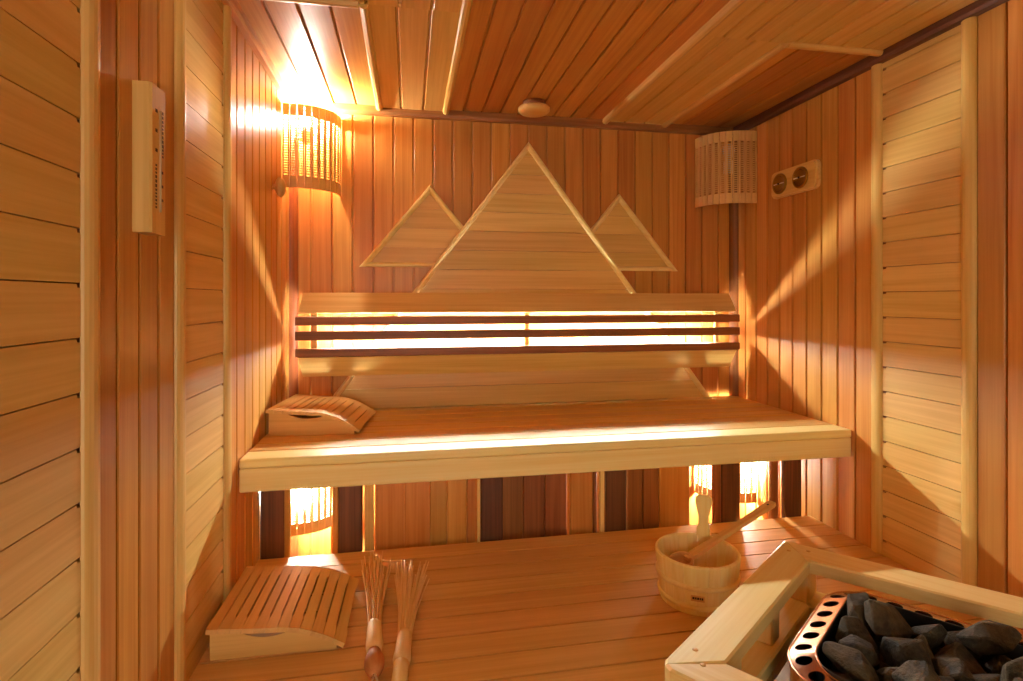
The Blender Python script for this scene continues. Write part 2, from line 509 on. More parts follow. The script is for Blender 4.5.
pyramid('pyramid_panel', 'small pale pyramid panel right of the large pyramid, nearer the unlit lamp', 0.925, 1.370, 1.713, 0.82, YB-0.009, 0.0088, True)

# ------------------------------------------------------------------ backrest with its light strip
br = thing('backrest', 'pale wooden backrest with three dark slats, lit from behind', 'backrest', (XM, 2.25, 1.1))
def cross(name, pts, x0, x1, mat, mitre=0.0):
    """bar along x with cross section of (y, z) world points; ends drawn in by mitre where z is farthest from 1.1"""
    v = []; n = len(pts)
    for e in (0, 1):
        for (y, z) in pts:
            m = mitre*(abs(z-1.1)-0.06)/0.1 if mitre else 0
            xx = (x0+m) if e == 0 else (x1-m)
            v.append((xx-XM, y-2.25, z-1.1))
    f = [list(range(n))[::-1], list(range(n, 2*n))] + [[i, (i+1) % n, n+(i+1) % n, n+i] for i in range(n)]
    cz = sum(p[1] for p in pts)/n - 1.1; cy = sum(p[0] for p in pts)/n - 2.25
    v = [(a, b-cy, c-cz) for a, b, c in v]
    return obj(name, mesh(name, v, f), mat, br, (0, cy, cz))
BX0, BX1 = -0.425, 1.437
cross('top_board', [(2.247, 1.190), (2.284, 1.268), (2.300, 1.262), (2.264, 1.186)], BX0, BX1, wood('aspen', 'x'), 0.016)
cross('bottom_board', [(2.247, 1.016), (2.284, 0.938), (2.300, 0.944), (2.264, 1.020)], BX0, BX1, wood('aspen', 'x'), 0.016)
for z0, z1, yb in ((1.141, 1.175, 2.257), (1.084, 1.119, 2.241), (1.020, 1.051, 2.257)):
    cross('slat', [(2.225, z0+0.003), (2.225, z1-0.003), (2.228, z1), (yb, z1), (yb, z0), (2.228, z0)], BX0-0.002, BX1-0.002, wood('cedar_dark', 'x'))
for xb in (-0.36, 0.483, 1.345):
    sbox('support', xb-XM-0.010, xb-XM+0.010, 2.2575-2.25, 2.272-2.25, 1.0215-1.1, 1.1845-1.1, wood('aspen', 'z'), br)
for z in (1.243, 0.955):   # battens added to block the strip's light at the wall, stepped over the pyramid
    hw_ = 0.757*(1.915-z); a, b = 0.502-hw_, 0.502+hw_
    for x0, x1, y1 in ((BX0+0.03, a-0.012, 2.3655), (a-0.0115, a+0.045, 2.3095), (a+0.0455, b-0.0455, 2.3255), (b-0.045, b+0.0115, 2.3095), (b+0.012, BX1-0.03, 2.3655)):
        sbox('blocking_batten', x0-XM, x1-XM, 2.3005-2.25, y1-2.25, z-1.1-0.010, z-1.1+0.010, wood('cedar_dark', 'x'), br, 0.0003)
v, f = tubevf([(-0.335-XM, 2.290-2.25, 1.089-1.1), (1.335-XM, 2.290-2.25, 1.089-1.1)], 0.005, 8)
ls = obj('light_strip', mesh('light_strip', v, f, True), glow('strip_glow', (0.95, 1.0, 0.97), STRIP), br)

# ------------------------------------------------------------------ corner lamps
LA, LBk, LH = 0.165, 0.195, 0.316     # reach along the side wall, along the back wall, height
NS = 11
def lamp_slat_mesh(w):
    key = ('ls', round(w, 4))
    if key in CACHE: return CACHE[key]
    parts = []; T = 0.006; mg = 0.045; sw = 0.0058
    nn = 24; step = (LH-2*mg)/nn
    parts.append(boxvf(-w/2, w/2, 0, T, 0, mg)); parts.append(boxvf(-w/2, w/2, 0, T, LH-mg, LH))
    parts.append(boxvf(-w/2, -w/2+sw, 0, T, mg, LH-mg)); parts.append(boxvf(w/2-sw, w/2, 0, T, mg, LH-mg))
    for k in range(1, nn):
        z = mg + k*step
        parts.append(boxvf(-w/2+sw, w/2-sw, 0.001, T-0.001, z-step*0.22, z+step*0.22))
    CACHE[key] = join(parts); return CACHE[key]
def corner_lamp(label, side, z0, lit, bz):
    """curved slatted wooden shade across a rear corner of the room"""
    sx = 1 if side == 'left' else -1
    cx = XL if side == 'left' else XR
    t = thing('corner_lamp', label, 'lamp', (cx, YB, z0), 0, 'slatted corner lamps')
    pts = []
    for i in range(241):
        a = (math.pi/2)*i/240
        pts.append(Vector((sx*(LBk*math.sin(a)**0.85+0.003), -(LA*math.cos(a)**0.85+0.003))))
    seg = [0]
    for i in range(240): seg.append(seg[-1]+(pts[i+1]-pts[i]).length)
    total = seg[-1]
    def at(s):
        for i in range(240):
            if seg[i+1] >= s:
                k = (s-seg[i])/(seg[i+1]-seg[i]); return pts[i].lerp(pts[i+1], k)
        return pts[-1]
    w = total/NS
    for i in range(NS):
        a, b = at(i*w), at((i+1)*w)
        m = (a+b)/2; d = b-a
        ang = math.atan2(d.y, d.x)
        # outward side of the slat looks into the room
        obj('shade_slat', lamp_slat_mesh((w-0.0014)), wood('alder', 'z'), t, (m.x, m.y, 0), (0, 0, ang))
    for zz in (0.020, LH-0.020):   # thin curved battens that carry the slats
        path = [(at(total*k/12).x*0.94+sx*0.001, at(total*k/12).y*0.94-0.001, zz) for k in range(13)]
        obj('shade_batten', tube(path, 0.004, 6), wood('alder', 'x'), t)
    bx, by = sx*0.075, -0.070
    obj('socket', lathe([(0.0, 0), (0.022, 0), (0.022, 0.05), (0.016, 0.058), (0.0, 0.058)], 16), plain('porcelain', srgb(225, 220, 205), 0.35), t, (bx, by, bz-0.086))
    sb = obj('socket_arm', tube([(sx*0.0, -0.0, bz-0.065), (bx, by, bz-0.065)], 0.007, 8), plain('porcelain', srgb(225, 220, 205), 0.35), t)
    prof = [(0.0, -0.030), (0.012, -0.027), (0.017, -0.012), (0.026, 0.006), (0.028, 0.020), (0.024, 0.034), (0.014, 0.043), (0.0, 0.046)]
    bm = lathe(prof, 12)
    obj('bulb', bm, glow('bulb_lit_low' if z0 < 1 else 'bulb_lit', WARM, BULB*2.2 if z0 < 1 else BULB) if lit else plain('bulb_off', srgb(235, 230, 215), 0.2), t, (bx, by, bz))
    return t
corner_lamp('brightly lit slatted wooden corner lamp under the ceiling, beside the left wall', 'left', 1.663, True, LH-0.032)
corner_lamp('unlit slatted reddish corner lamp under the ceiling, beside the twin dials', 'right', 1.663, False, LH-0.08)
corner_lamp('lit slatted corner lamp below the bench, behind the lower headrest', 'left', 0.352, True, 0.115)
corner_lamp('lit slatted corner lamp below the bench, behind the wooden bucket', 'right', 0.352, True, 0.115)

# ------------------------------------------------------------------ ceiling vent
vt = thing('ceiling_vent', 'round turned wooden vent disc on the ceiling above the pyramid', 'vent', (0.497, 2.190, ZR))
obj('collar', lathe([(0.0, 0.0), (0.046, 0.0), (0.046, -0.022), (0.0, -0.022)], 28), wood('cedar_dark', 'x'), vt)
obj('disc', lathe([(0.0, -0.022), (0.060, -0.022), (0.065, -0.027), (0.064, -0.036), (0.056, -0.045), (0.040, -0.050), (0.0, -0.052)], 36), wood('aspen', 'x'), vt)

# ------------------------------------------------------------------ twin dials on the right wall
dp = thing('twin_dial_gauge', 'rounded wooden plate with two brass dials on the right wall', 'gauge', (XR, 1.945, 1.710))
def rrect(w, h, r, n=5):
    out = []
    for cx, cy, a0 in ((w/2-r, h/2-r, 0), (-w/2+r, h/2-r, 90), (-w/2+r, -h/2+r, 180), (w/2-r, -h/2+r, 270)):
        for k in range(n+1):
            a = math.radians(a0+90*k/n); out.append((cx+r*math.cos(a), cy+r*math.sin(a)))
    return out
obj('plate', prism(rrect(0.262, 0.108, 0.020), 0.0, 0.014, lambda a, b, l: (-l, a, b)), wood('aspen', 'y'), dp)
obj('face_plate', prism(rrect(0.250, 0.100, 0.018), 0.014, 0.021, lambda a, b, l: (-l, a, b)), wood('aspen', 'y'), dp)
brass = plain('brass', srgb(170, 132, 62), 0.28, 1.0)
for yy in (0.072, -0.048):
    d = obj('dial', lathe([(0.0, 0.004), (0.034, 0.004), (0.037, 0.006), (0.041, 0.005), (0.042, 0.0), (0.0, 0.0)], 32), brass, dp, (-0.021, yy, 0), (0, math.radians(-90), 0))
    nm = join([boxvf(-0.0018, 0.0018, 0.008, 0.030, 0.0035, 0.0055), boxvf(-0.0018, 0.0018, -0.030, -0.008, 0.0035, 0.0055), boxvf(-0.0008, 0.0008, -0.008, 0.008, 0.0035, 0.005)])
    obj('glint_bar', nm, plain('glint_bar', srgb(240, 232, 200), 0.3), d, (0, 0, 0.001))  # pale bars draw the glint across the brass
    obj('hub', lathe([(0.0, 0.0055), (0.004, 0.0055), (0.004, 0.008), (0.0, 0.008)], 12), plain('ink', srgb(40, 26, 16), 0.5), d, (0, 0, 0.001))
    ticks = []
    for k in range(21):
        a = math.radians(-130+260*k/20)
        c_, s_ = math.sin(a), math.cos(a)
        v, f = boxvf(-0.0006, 0.0006, 0.028, 0.032, 0.0042, 0.0047)
        v = [(x*s_+y*c_, -x*c_+y*s_, z) for x, y, z in v]; ticks.append((v, f))
    obj('scale_marks', join(ticks), plain('ink', srgb(40, 26, 16), 0.5), d)

# ------------------------------------------------------------------ thermometer on the left wall
th = thing('wall_thermometer', 'tall pale wooden thermometer on the left wall pilaster', 'thermometer', (XL, 1.088, 1.359))
hh = 0.262
obj('body', prism([(0.0, -0.026), (0.026, -0.026), (0.030, -0.022), (0.030, 0.030), (0.026, 0.034), (0.0, 0.034)], 0.0, hh, lambda a, b, l: (a, b, l)), wood('aspen', 'z'), th)
obj('tube_groove', slab(0.0298, 0.0304, 0.004, 0.011, 0.035, 0.228), wood('alder', 'z'), th)
obj('glass_tube', tube([(0.031, 0.0075, 0.04), (0.031, 0.0075, 0.222)], 0.0022, 8), plain('tube_glass', srgb(196, 170, 130), 0.15), th)
ink = plain('burnt_ink', srgb(84, 44, 22), 0.6)
marks = []
rr = random.Random(4)
for z in (0.215, 0.180, 0.145): marks.append(boxvf(0.0299, 0.0304, -0.010, -0.002, z, z+0.006))
for z in (0.060, 0.085, 0.110): marks.append(boxvf(0.0299, 0.0304, 0.016, 0.021, z, z+0.005))
z = 0.045
while z < 0.125:
    hgt = rr.uniform(0.003, 0.006); marks.append(boxvf(0.0299, 0.0304, -0.010, -0.004, z, z+hgt)); z += hgt+0.0025
z = 0.140
while z < 0.222:
    hgt = rr.uniform(0.003, 0.006); marks.append(boxvf(0.0299, 0.0304, 0.017, 0.022, z, z+hgt)); z += hgt+0.0025
obj('printed_marks', join(marks), ink, th)

# ------------------------------------------------------------------ knob on the left wall under the lit lamp
kb = thing('oval_peg', 'small oval wooden peg on the left wall beside the lit upper lamp', 'peg', (XL, 2.075, 1.638))
kv = [(0.034*0.5*(1+0), 0, 0)]
def ellip(rx, ry, rz, nu=14, nv=9):
    V, F = [], []
    for j in range(nv+1):
        th_ = math.pi*j/nv
        for i in range(nu):
            ph = 2*math.pi*i/nu
            V.append((rx*math.sin(th_)*math.cos(ph), ry*math.sin(th_)*math.sin(ph), rz*math.cos(th_)))
    for j in range(nv):
        for i in range(nu):
            F.append([j*nu+i, j*nu+(i+1) % nu, (j+1)*nu+(i+1) % nu, (j+1)*nu+i])
    return V, F
v, f = ellip(0.019, 0.023, 0.035)
obj('cap', mesh('cap', v, f, True), wood('alder', 'z'), kb, (0.024, 0, 0))
obj('stem', tube([(0.0, 0, 0), (0.022, 0, 0)], 0.010, 10), wood('alder', 'x'), kb)

# ------------------------------------------------------------------ headrests
def headrest(label, loc, rz, depth=0.29, W=0.305, H=0.070):
    t = thing('headrest', label, 'headrest', loc, rz, 'slatted headrests')
    def h(x):
        k = x/W
        if k < 0.5: return H - 0.006*math.sin(k*math.pi)**2 - 0.006*k
        q = (k-0.5)/0.5
        return (H - 0.009) - (H-0.024)*(q**1.8)
    T = 0.011; n = 12; w = W/n
    for i in range(n):
        x0, x1 = i*w, (i+1)*w
        ang = -math.atan2(h(x1)-h(x0), w)
        ww = math.hypot(w, h(x1)-h(x0))/2
        cut = 0.0032 if i not in (0,) else 0.001
        o = [(-ww+.0004, -depth/2-0.006), (ww-.0004, -depth/2-0.006), (ww-.0004, -depth/2+0.04), (ww-cut, -depth/2+0.05), (ww-cut, depth/2-0.05),
             (ww-.0004, depth/2-0.04), (ww-.0004, depth/2+0.006), (-ww+.0004, depth/2+0.006), (-ww+.0004, depth/2-0.04),
             (-ww+0.0010, depth/2-0.05), (-ww+0.0010, -depth/2+0.05), (-ww+.0004, -depth/2+0.04)]
        obj('slat', prism(o, -T, 0.0, lambda a, b, l: (a, b, l)), wood('alder', 'y'), t, ((x0+x1)/2, depth/2, (h(x0)+h(x1))/2), (0, ang, 0))
    # side panels follow the slats, with a shallow hollow along the top edge
    for y0 in (0.004, depth-0.020):
        poly = [(0.006, 0.0), (W*0.93, 0.0)]
        m = 24
        for k in range(m+1):
            x = W*0.93 + (0.006-W*0.93)*k/m
            kk = (x-0.062)/(0.185-0.062)
            dip = 0.013*math.sin(math.pi*kk) if 0 < kk < 1 else 0
            poly.append((x, max(0.002, h(x)-T-0.0015-dip)))
        obj('side_panel', prism(poly, y0, y0+0.016, lambda a, b, l: (a, l, b)), wood('aspen', 'x'), t)
    sbox('cross_bar', 0.010, 0.030, 0.021, depth-0.021, 0.0, 0.050, wood('aspen', 'y'), t)
    return t
headrest('slatted wooden headrest on the lower bench beside the whisks', (-0.452, 1.362, LB), math.radians(-1), H=0.076)
headrest('slatted wooden headrest on the upper bench, below the lit upper lamp', (-0.462, 1.942, UB), math.radians(-7), H=0.086)

# ------------------------------------------------------------------ whisks
def whisk(label, neck, d, handle_len, dark, seed):
    """bundle of thin canes bound into a turned handle; lies on the bench, canes away from the viewer"""
    rnd = random.Random(seed)
    t = thing('whisk', label, 'whisk', (neck[0], neck[1], LB), math.atan2(d[1], d[0])-math.pi/2, 'bamboo whisks on the lower bench')
    zc = 0.024
    canes = []
    for k in range(40):
        a = rnd.uniform(0, 2*math.pi); r = math.sqrt(rnd.random())
        x0, z0 = 0.013*r*math.cos(a), 0.013*r*math.sin(a)
        Lc = rnd.uniform(0.30, 0.405)
        sp = rnd.uniform(2.8, 4.6)
        x1, z1 = x0*sp + rnd.uniform(-0.012, 0.012), z0*1.5
        bend = rnd.uniform(-0.006, 0.006)
        path = [(x0, -0.02, zc+z0), ((x0*0.75+x1*0.25), Lc*0.4, zc+z0*1.05), ((x0*0.35+x1*0.65)+bend*0.5, Lc*0.75, zc+z0*0.4+z1*0.6), (x1+bend, Lc, max(0.003, zc+z1))]
        canes.append(tubevf(path, [0.0024, 0.0023, 0.0021, 0.0016], 4))
    o = obj('canes', join(canes), wood('cane', 'y'), t); o['kind'] = 'stuff'
    hm = tube([(0, -0.001, zc), (0, 0.012, zc), (0, 0.0, zc)], 0.001) if False else None
    pr = [(0.0, 0.030, 0.0155), (0.0, 0.018, 0.0175), (0.0, -0.030, 0.0185), (0.0, -0.060, 0.0205), (0.0, -0.075, 0.018), (0.0, -0.080, 0.015)]
    obj('binding', tube([(0, y, zc) for _, y, r in pr], [r for _, y, r in pr], 14), wood('cane', 'y'), t)
    hp = [(-0.080, 0.014), (-0.092, 0.0165), (-0.110, 0.0215), (-0.130, 0.0215), (-0.145, 0.017), (-0.155, 0.010)] if dark else \
         [(-0.080, 0.0175), (-0.100, 0.0165), (-0.150, 0.0170), (-0.190, 0.0200), (-0.205, 0.0170), (-0.212, 0.010)]
    obj('handle', tube([(0, y, zc) for y, r in hp], [r for y, r in hp], 14), wood('cane_dark' if dark else 'cane', 'y'), t)
    if dark:
        obj('hanging_loop', tube([(0.0, -0.150, zc), (0.006, -0.168, zc-0.008), (0.004, -0.190, zc-0.018), (-0.004, -0.205, 0.004), (-0.010, -0.19, 0.004), (-0.006, -0.168, zc-0.010), (0.0, -0.150, zc)], 0.0025, 6),
            plain('cord', srgb(225, 200, 160), 0.8), t)
    return t
whisk('bamboo whisk with darker bulbous handle, lying next to the headrest', (-0.082, 1.372), (-0.06, 1.0), 0.2, True, 3)
whisk('bamboo whisk with pale handle, lying nearer the bucket', (-0.012, 1.316), (0.06, 1.0), 0.2, False, 8)

# ------------------------------------------------------------------ bucket
BC = (0.783, 1.416); RB, RT, BH = 0.099, 0.1135, 0.132
bk = thing('bucket', 'round pale wooden bucket with two hoops and one tall lug', 'bucket', (BC[0], BC[1], LB))
NST = 22; t_st = 0.010
lug_dir = math.atan2(0.110, 0.087)
def stave_poly(a0, a1, ro, ri, z):
    return [(ro*math.cos(a0), ro*math.sin(a0), z), (ro*math.cos(a1), ro*math.sin(a1), z), (ri*math.cos(a1), ri*math.sin(a1), z), (ri*math.cos(a0), ri*math.sin(a0), z)]
def stave_mesh():
    g = 0.003
    a0, a1 = -math.pi/NST+g, math.pi/NST-g
    am = 0.0
    V = []
    for z, r in ((0.0, RB), (BH-0.004, RT-0.0006), (BH, RT-0.003)):
        th_ = t_st if z < BH-0.001 else t_st-0.005
        ro, ri = r, r-th_
        V += [(ro*math.cos(a), ro*math.sin(a), z) for a in (a0, am, a1)] + [(ri*math.cos(a), ri*math.sin(a), z) for a in (a1, am, a0)]
    F = [[5, 4, 3, 2, 1, 0], [12, 13, 14, 15, 16, 17]]
    for i in range(2):
        for k in range(6): F.append([i*6+k, i*6+(k+1) % 6, (i+1)*6+(k+1) % 6, (i+1)*6+k])
    return mesh('stave', V, F)
sm = stave_mesh()
for k in range(NST):
    obj('stave', sm, wood('linden', 'z'), bk, (0, 0, 0), (0, 0, lug_dir+2*math.pi*k/NST))
def hoop(z, r, hgt):
    return lathe([(r, z), (r+0.006, z+0.002), (r+0.0075, z+hgt/2), (r+0.006, z+hgt-0.002), (r, z+hgt)], 44)
rz_ = lambda z: RB+(RT-RB)*z/BH
for z in (0.014, 0.066):
    me = lathe([(rz_(z)-0.001, z), (rz_(z)+0.004, z+0.001), (rz_(z)+0.006, z+0.007), (rz_(z)+0.004, z+0.013), (rz_(z)-0.001, z+0.014), (rz_(z)-0.001, z)], 44)
    obj('hoop', me, wood('linden', 'x'), bk)
obj('bottom', lathe([(0.0, 0.008), (RB-0.011, 0.008), (RB-0.010, 0.018), (0.0, 0.018)], 36), wood('linden', 'x'), bk)
# the tall lug: outline widened at the head
lug = [(-0.019, 0.0), (-0.018, 0.020), (-0.013, 0.040), (-0.014, 0.058), (-0.020, 0.078), (-0.024, 0.096), (-0.022, 0.110), (-0.014, 0.117),
       (0.014, 0.117), (0.022, 0.110), (0.024, 0.096), (0.020, 0.078), (0.014, 0.058), (0.013, 0.040), (0.018, 0.020), (0.019, 0.0)]
lm = prism(lug, -0.006, 0.006, lambda a, b, l: (l, a, b))
obj('lug', lm, wood('linden', 'z'), bk, ((RT-0.007)*math.cos(lug_dir), (RT-0.007)*math.sin(lug_dir), BH-0.004), (0, math.radians(6), lug_dir))
# small plate with dark lettering marks, on the front
la = math.radians(-118)
pl = obj('maker_plate', cbox(0.001, 0.034, 0.016, 0.0003), wood('alder', 'y'), bk, ((rz_(0.048)+0.0003)*math.cos(la), (rz_(0.048)+0.0003)*math.sin(la), 0.048), (0, math.radians(6), la))
mk = []
for k, (a, b) in enumerate(((-0.013, -0.008), (-0.0068, -0.0028), (-0.0015, 0.0035), (0.0048, 0.0082), (0.0095, 0.0135))):
    mk.append(boxvf(0.0005, 0.001, a, b, -0.0025, 0.0035))
obj('lettering', join(mk), plain('ink', srgb(40, 26, 16), 0.5), pl)

# ------------------------------------------------------------------ ladle leaning in the bucket
A = Vector((0.738, 1.420, 0.517)); Bp = Vector((1.088, 1.515, 0.623))
dirv = (Bp-A).normalized(); Ld = (Bp-A).length
lad = thing('ladle', 'long handled wooden ladle leaning in the bucket', 'ladle', tuple(A))
lad.rotation_euler = dirv.to_track_quat('X', 'Z').to_euler()
hpoly = [(0.02, -0.010), (0.06, -0.013), (0.12, -0.0105), (0.25, -0.0115), (Ld-0.012, -0.014), (Ld, -0.010), (Ld, 0.010), (Ld-0.012, 0.014), (0.25, 0.0115), (0.12, 0.0105), (0.06, 0.013), (0.02, 0.010)]
obj('handle', prism(hpoly, -0.005, 0.005, lambda a, b, l: (a, b, l)), wood('alder', 'x'), lad)
obj('hole', lathe([(0.0, 0.0), (0.0035, 0.0), (0.0035, 0.0006), (0.0, 0.0006)], 12), plain('ink', srgb(40, 26, 16), 0.5), lad, (Ld-0.022, 0, 0.0050))
obj('bowl', lathe([(0.0, -0.030), (0.020, -0.028), (0.030, -0.018), (0.034, 0.0), (0.034, 0.010), (0.030, 0.010), (0.029, 0.0), (0.026, -0.015), (0.017, -0.023), (0.0, -0.025)], 24), wood('alder', 'x'), lad, (0.0, 0, 0.0))

# ------------------------------------------------------------------ heater guard
ga = math.atan2(e1.y, e1.x)
gd = thing('heater_guard', 'chunky pale wooden rail guard around the stone heater', 'guard rail', (R.x, R.y, LB), ga)
# in the guard's space: x runs along e1, -y runs along e2
GT = 0.566 - LB; TH = 0.032; L1 = 0.722; L2 = 0.80
def gbar(name, poly, z0, z1, axis, par=gd):
    cx = sum(p[0] for p in poly)/len(poly); cy = sum(p[1] for p in poly)/len(poly)
    ins = 0.004
    n = len(poly)
    # top edge eased with a small chamfer
    def shrink(k):
        out = []
        for x_, y_ in poly:
            dx, dy = cx-x_, cy-y_
            out.append((x_-cx + (k if dx > 0 else -k), y_-cy + (k if dy > 0 else -k)))
        return out
    p0, p1 = [(x_-cx, y_-cy) for x_, y_ in poly], shrink(ins)
    V = [(x_, y_, z0) for x_, y_ in p0] + [(x_, y_, z1-ins) for x_, y_ in p0] + [(x_, y_, z1) for x_, y_ in p1]
    F = [list(range(n))[::-1], list(range(2*n, 3*n))]
    for r_ in range(2):
        for i in range(n): F.append([r_*n+i, r_*n+(i+1) % n, (r_+1)*n+(i+1) % n, (r_+1)*n+i])
    return obj(name, mesh(name, V, F), wood('pine', axis), par, (cx, cy, 0))
c_ = 0.020
rail1 = [(0.0, -0.0005), (GW, -GW-0.0005), (GW, -L1+GW+0.0005), (c_*0.3, -L1+c_*0.4), (0.0, -L1+c_*1.1)]
gbar('rail', rail1, GT-TH, GT, 'y')
gbar('rail', [(0.0005, 0.0), (0.655, 0.067), (0.765, -0.010), (GW+0.0005, -GW)], GT-TH, GT, 'x')
gbar('rail', [(c_*0.35, -L1+c_*0.38), (GW+0.0005, -L1+GW), (0.62, -L1+GW), (0.62, -L1), (c_, -L1)], GT-TH, GT, 'x')
# lower boards resting on the bench
gbar('lower_board', [(0.004, -0.0005), (GW, -GW-0.0005), (GW, -0.575), (0.004, -0.575)], 0.0005, 0.030, 'y')
gbar('lower_board', [(0.005, 0.0), (0.645, 0.066), (0.745, -0.012), (GW+0.0005, -GW)], 0.0005, 0.030, 'x')
def gpost(x0, x1, y0, y1, z0):
    return sbox('post', x0, x1, y0, y1, z0, GT-TH-0.0005, wood('pine', 'z'), gd, 0.004)
gpost(0.008, GW-0.003, -GW+0.003, -0.008, 0.0305)
gpost(0.010, GW-0.012, -0.335, -0.285, 0.0305)
gpost(0.010, GW-0.012, -0.570, -0.520, 0.0305)
gpost(0.540, 0.605, -L1+0.010, -L1+GW-0.010, -LB)
for nx, ny in ((0.060, -L1+0.052), (0.030, -L1+0.085), (0.070, -0.030), (0.030, -0.060)):
    obj('dowel', lathe([(0.0, 0.0), (0.0055, 0.0), (0.0055, 0.0006), (0.0, 0.0006)], 12), wood('alder', 'x'), gd, (nx, ny, GT))

# ------------------------------------------------------------------ heater
hc = (0.996, 0.900)
ht = thing('sauna_heater', 'steel sauna heater with perforated copper-toned rim, full of dark stones', 'heater', (hc[0], hc[1], 0), ga)
HW, HR, HZ = 0.45, 0.105, 0.535
def rr_path(w, h, r, n):
    """n points evenly along a rounded rectangle, with outward normals"""
    st = [w-2*r, math.pi*r/2]*1
    segs = []
    pts = []
    per = 2*(w-2*r)+2*(h-2*r)+2*math.pi*r
    for k in range(n):
        s = per*k/n
        # walk
        parts = [('l', (w/2, -h/2+r), (0, 1), h-2*r), ('a', (w/2-r, h/2-r), 0, math.pi*r/2), ('l', (w/2-r, h/2), (-1, 0), w-2*r), ('a', (-w/2+r, h/2-r), 90, math.pi*r/2),
                 ('l', (-w/2, h/2-r), (0, -1), h-2*r), ('a', (-w/2+r, -h/2+r), 180, math.pi*r/2), ('l', (-w/2+r, -h/2), (1, 0), w-2*r), ('a', (w/2-r, -h/2+r), 270, math.pi*r/2)]
        for kind, o, d, L_ in parts:
            if s <= L_+1e-9:
                if kind == 'l':
                    pts.append((o[0]+d[0]*s, o[1]+d[1]*s, d[1], -d[0]))
                else:
                    a = math.radians(d)+s/r
                    pts.append((o[0]+r*math.cos(a), o[1]+r*math.sin(a), math.cos(a), math.sin(a)))
                break
            s -= L_
    return pts
copper = plain('warm_steel', srgb(226, 176, 140), 0.26, 1.0)
steel = plain('dark_steel', srgb(70, 66, 62), 0.45, 0.9)
# perforated rim: each cell is a square with a round hole
NC = 30; SUB = 6
path = rr_path(HW, HW, HR, NC*SUB)
def rim_pt(u, v_):
    """u in cells along the rim, v_ 0 (outer, lower) to 1 (inner, higher)"""
    k = u*SUB; i = int(math.floor(k)) % (NC*SUB); j = (i+1) % (NC*SUB); fr = k-math.floor(k)
    a, b = path[i], path[j]
    x_, y_ = a[0]+(b[0]-a[0])*fr, a[1]+(b[1]-a[1])*fr
    nx, ny = a[2]+(b[2]-a[2])*fr, a[3]+(b[3]-a[3])*fr
    w_ = 0.050
    return (x_-nx*w_*v_*0.95, y_-ny*w_*v_*0.95, HZ + w_*v_*(0.06+0.30*max(0.0, -nx)**2))
V, F = [], []
cellw = (4*(HW-2*HR)+2*math.pi*HR)/NC
for c in range(NC):
    o = len(V); m = 16
    for k in range(m):
        a = 2*math.pi*k/m
        ca, sa = math.cos(a), math.sin(a)
        q_ = 0.5/max(abs(ca), abs(sa))
        V.append(rim_pt(c+0.5+ca*q_, 0.5+sa*q_))
    rad = 0.0165
    for k in range(m):
        a = 2*math.pi*k/m
        V.append(rim_pt(c+0.5+rad/cellw*math.cos(a), 0.5+rad/0.050*math.sin(a)))
    for k in range(m): F.append([o+k, o+(k+1) % m, o+m+(k+1) % m, o+m+k])
rm = bpy.data.meshes.new('rim'); rm.from_pydata(V, [], F); rm.update()
bmm = bmesh.new(); bmm.from_mesh(rm); bmesh.ops.remove_doubles(bmm, verts=bmm.verts, dist=0.0002); bmesh.ops.recalc_face_normals(bmm, faces=bmm.faces)
bmm.to_mesh(rm); bmm.free()
rim = obj('rim', rm, copper, ht)
sol = rim.modifiers.new('thickness', 'SOLIDIFY'); sol.thickness = 0.0016; sol.offset = 0
# rolled outer and inner lips
for v_, rad in ((0.0, 0.0028), (1.0, 0.0022)):
    loop = [rim_pt(i/ SUB, v_) for i in range(NC*SUB)]; loop.append(loop[0])
    vv, ff = tubevf(loop, rad, 6, False)
    obj('lip', mesh('lip', vv, ff, True), copper, rim)
def shell(w, r, z0, z1, th_):
    po = rr_path(w, w, r, 64); n = 64
    V = [(p[0], p[1], z0) for p in po]+[(p[0], p[1], z1) for p in po]+[(p[0]-p[2]*th_, p[1]-p[3]*th_, z1) for p in po]+[(p[0]-p[2]*th_, p[1]-p[3]*th_, z0) for p in po]
    F = []
    for r_ in range(4):
        for i in range(n): F.append([r_*n+i, r_*n+(i+1) % n, ((r_+1) % 4)*n+(i+1) % n, ((r_+1) % 4)*n+i])
    return mesh('shell', V, F)
obj('body', shell(HW-0.004, HR-0.002, 0.09, HZ-0.003, 0.003), copper, ht)
obj('inner_wall', shell(HW-0.094, HR-0.047, 0.20, HZ+0.012, 0.003), steel, ht)
obj('stone_grate', slab(-HW/2+0.056, HW/2-0.056, -HW/2+0.056, HW/2-0.056, 0.450, 0.4612), steel, ht)
obj('plinth', shell(HW-0.06, HR-0.03, 0.0, 0.09, 0.02), steel, ht)

# stones: angular lumps, each a thing
smat = stone_mat()
def rock(seed, rx, ry, rz):
    rnd = random.Random(seed)
    bm = bmesh.new()
    n = rnd.randint(11, 16)
    for k in range(n):
        z = 1-2*(k+0.5)/n; a = k*2.399963+rnd.uniform(-0.6, 0.6); q = math.sqrt(max(0, 1-z*z)); j = rnd.uniform(0.78, 1.12)
        bm.verts.new((rx*q*math.cos(a)*j, ry*q*math.sin(a)*j, rz*z*j))
    bmesh.ops.convex_hull(bm, input=bm.verts)
    bmesh.ops.delete(bm, geom=[v for v in bm.verts if not v.link_faces], context='VERTS')
    bmesh.ops.bevel(bm, geom=list(bm.edges), offset=min(rx, ry, rz)*0.07, segments=1, affect='EDGES')
    bmesh.ops.recalc_face_normals(bm, faces=bm.faces)
    me = bpy.data.meshes.new('rock'); bm.to_mesh(me); bm.free(); return me
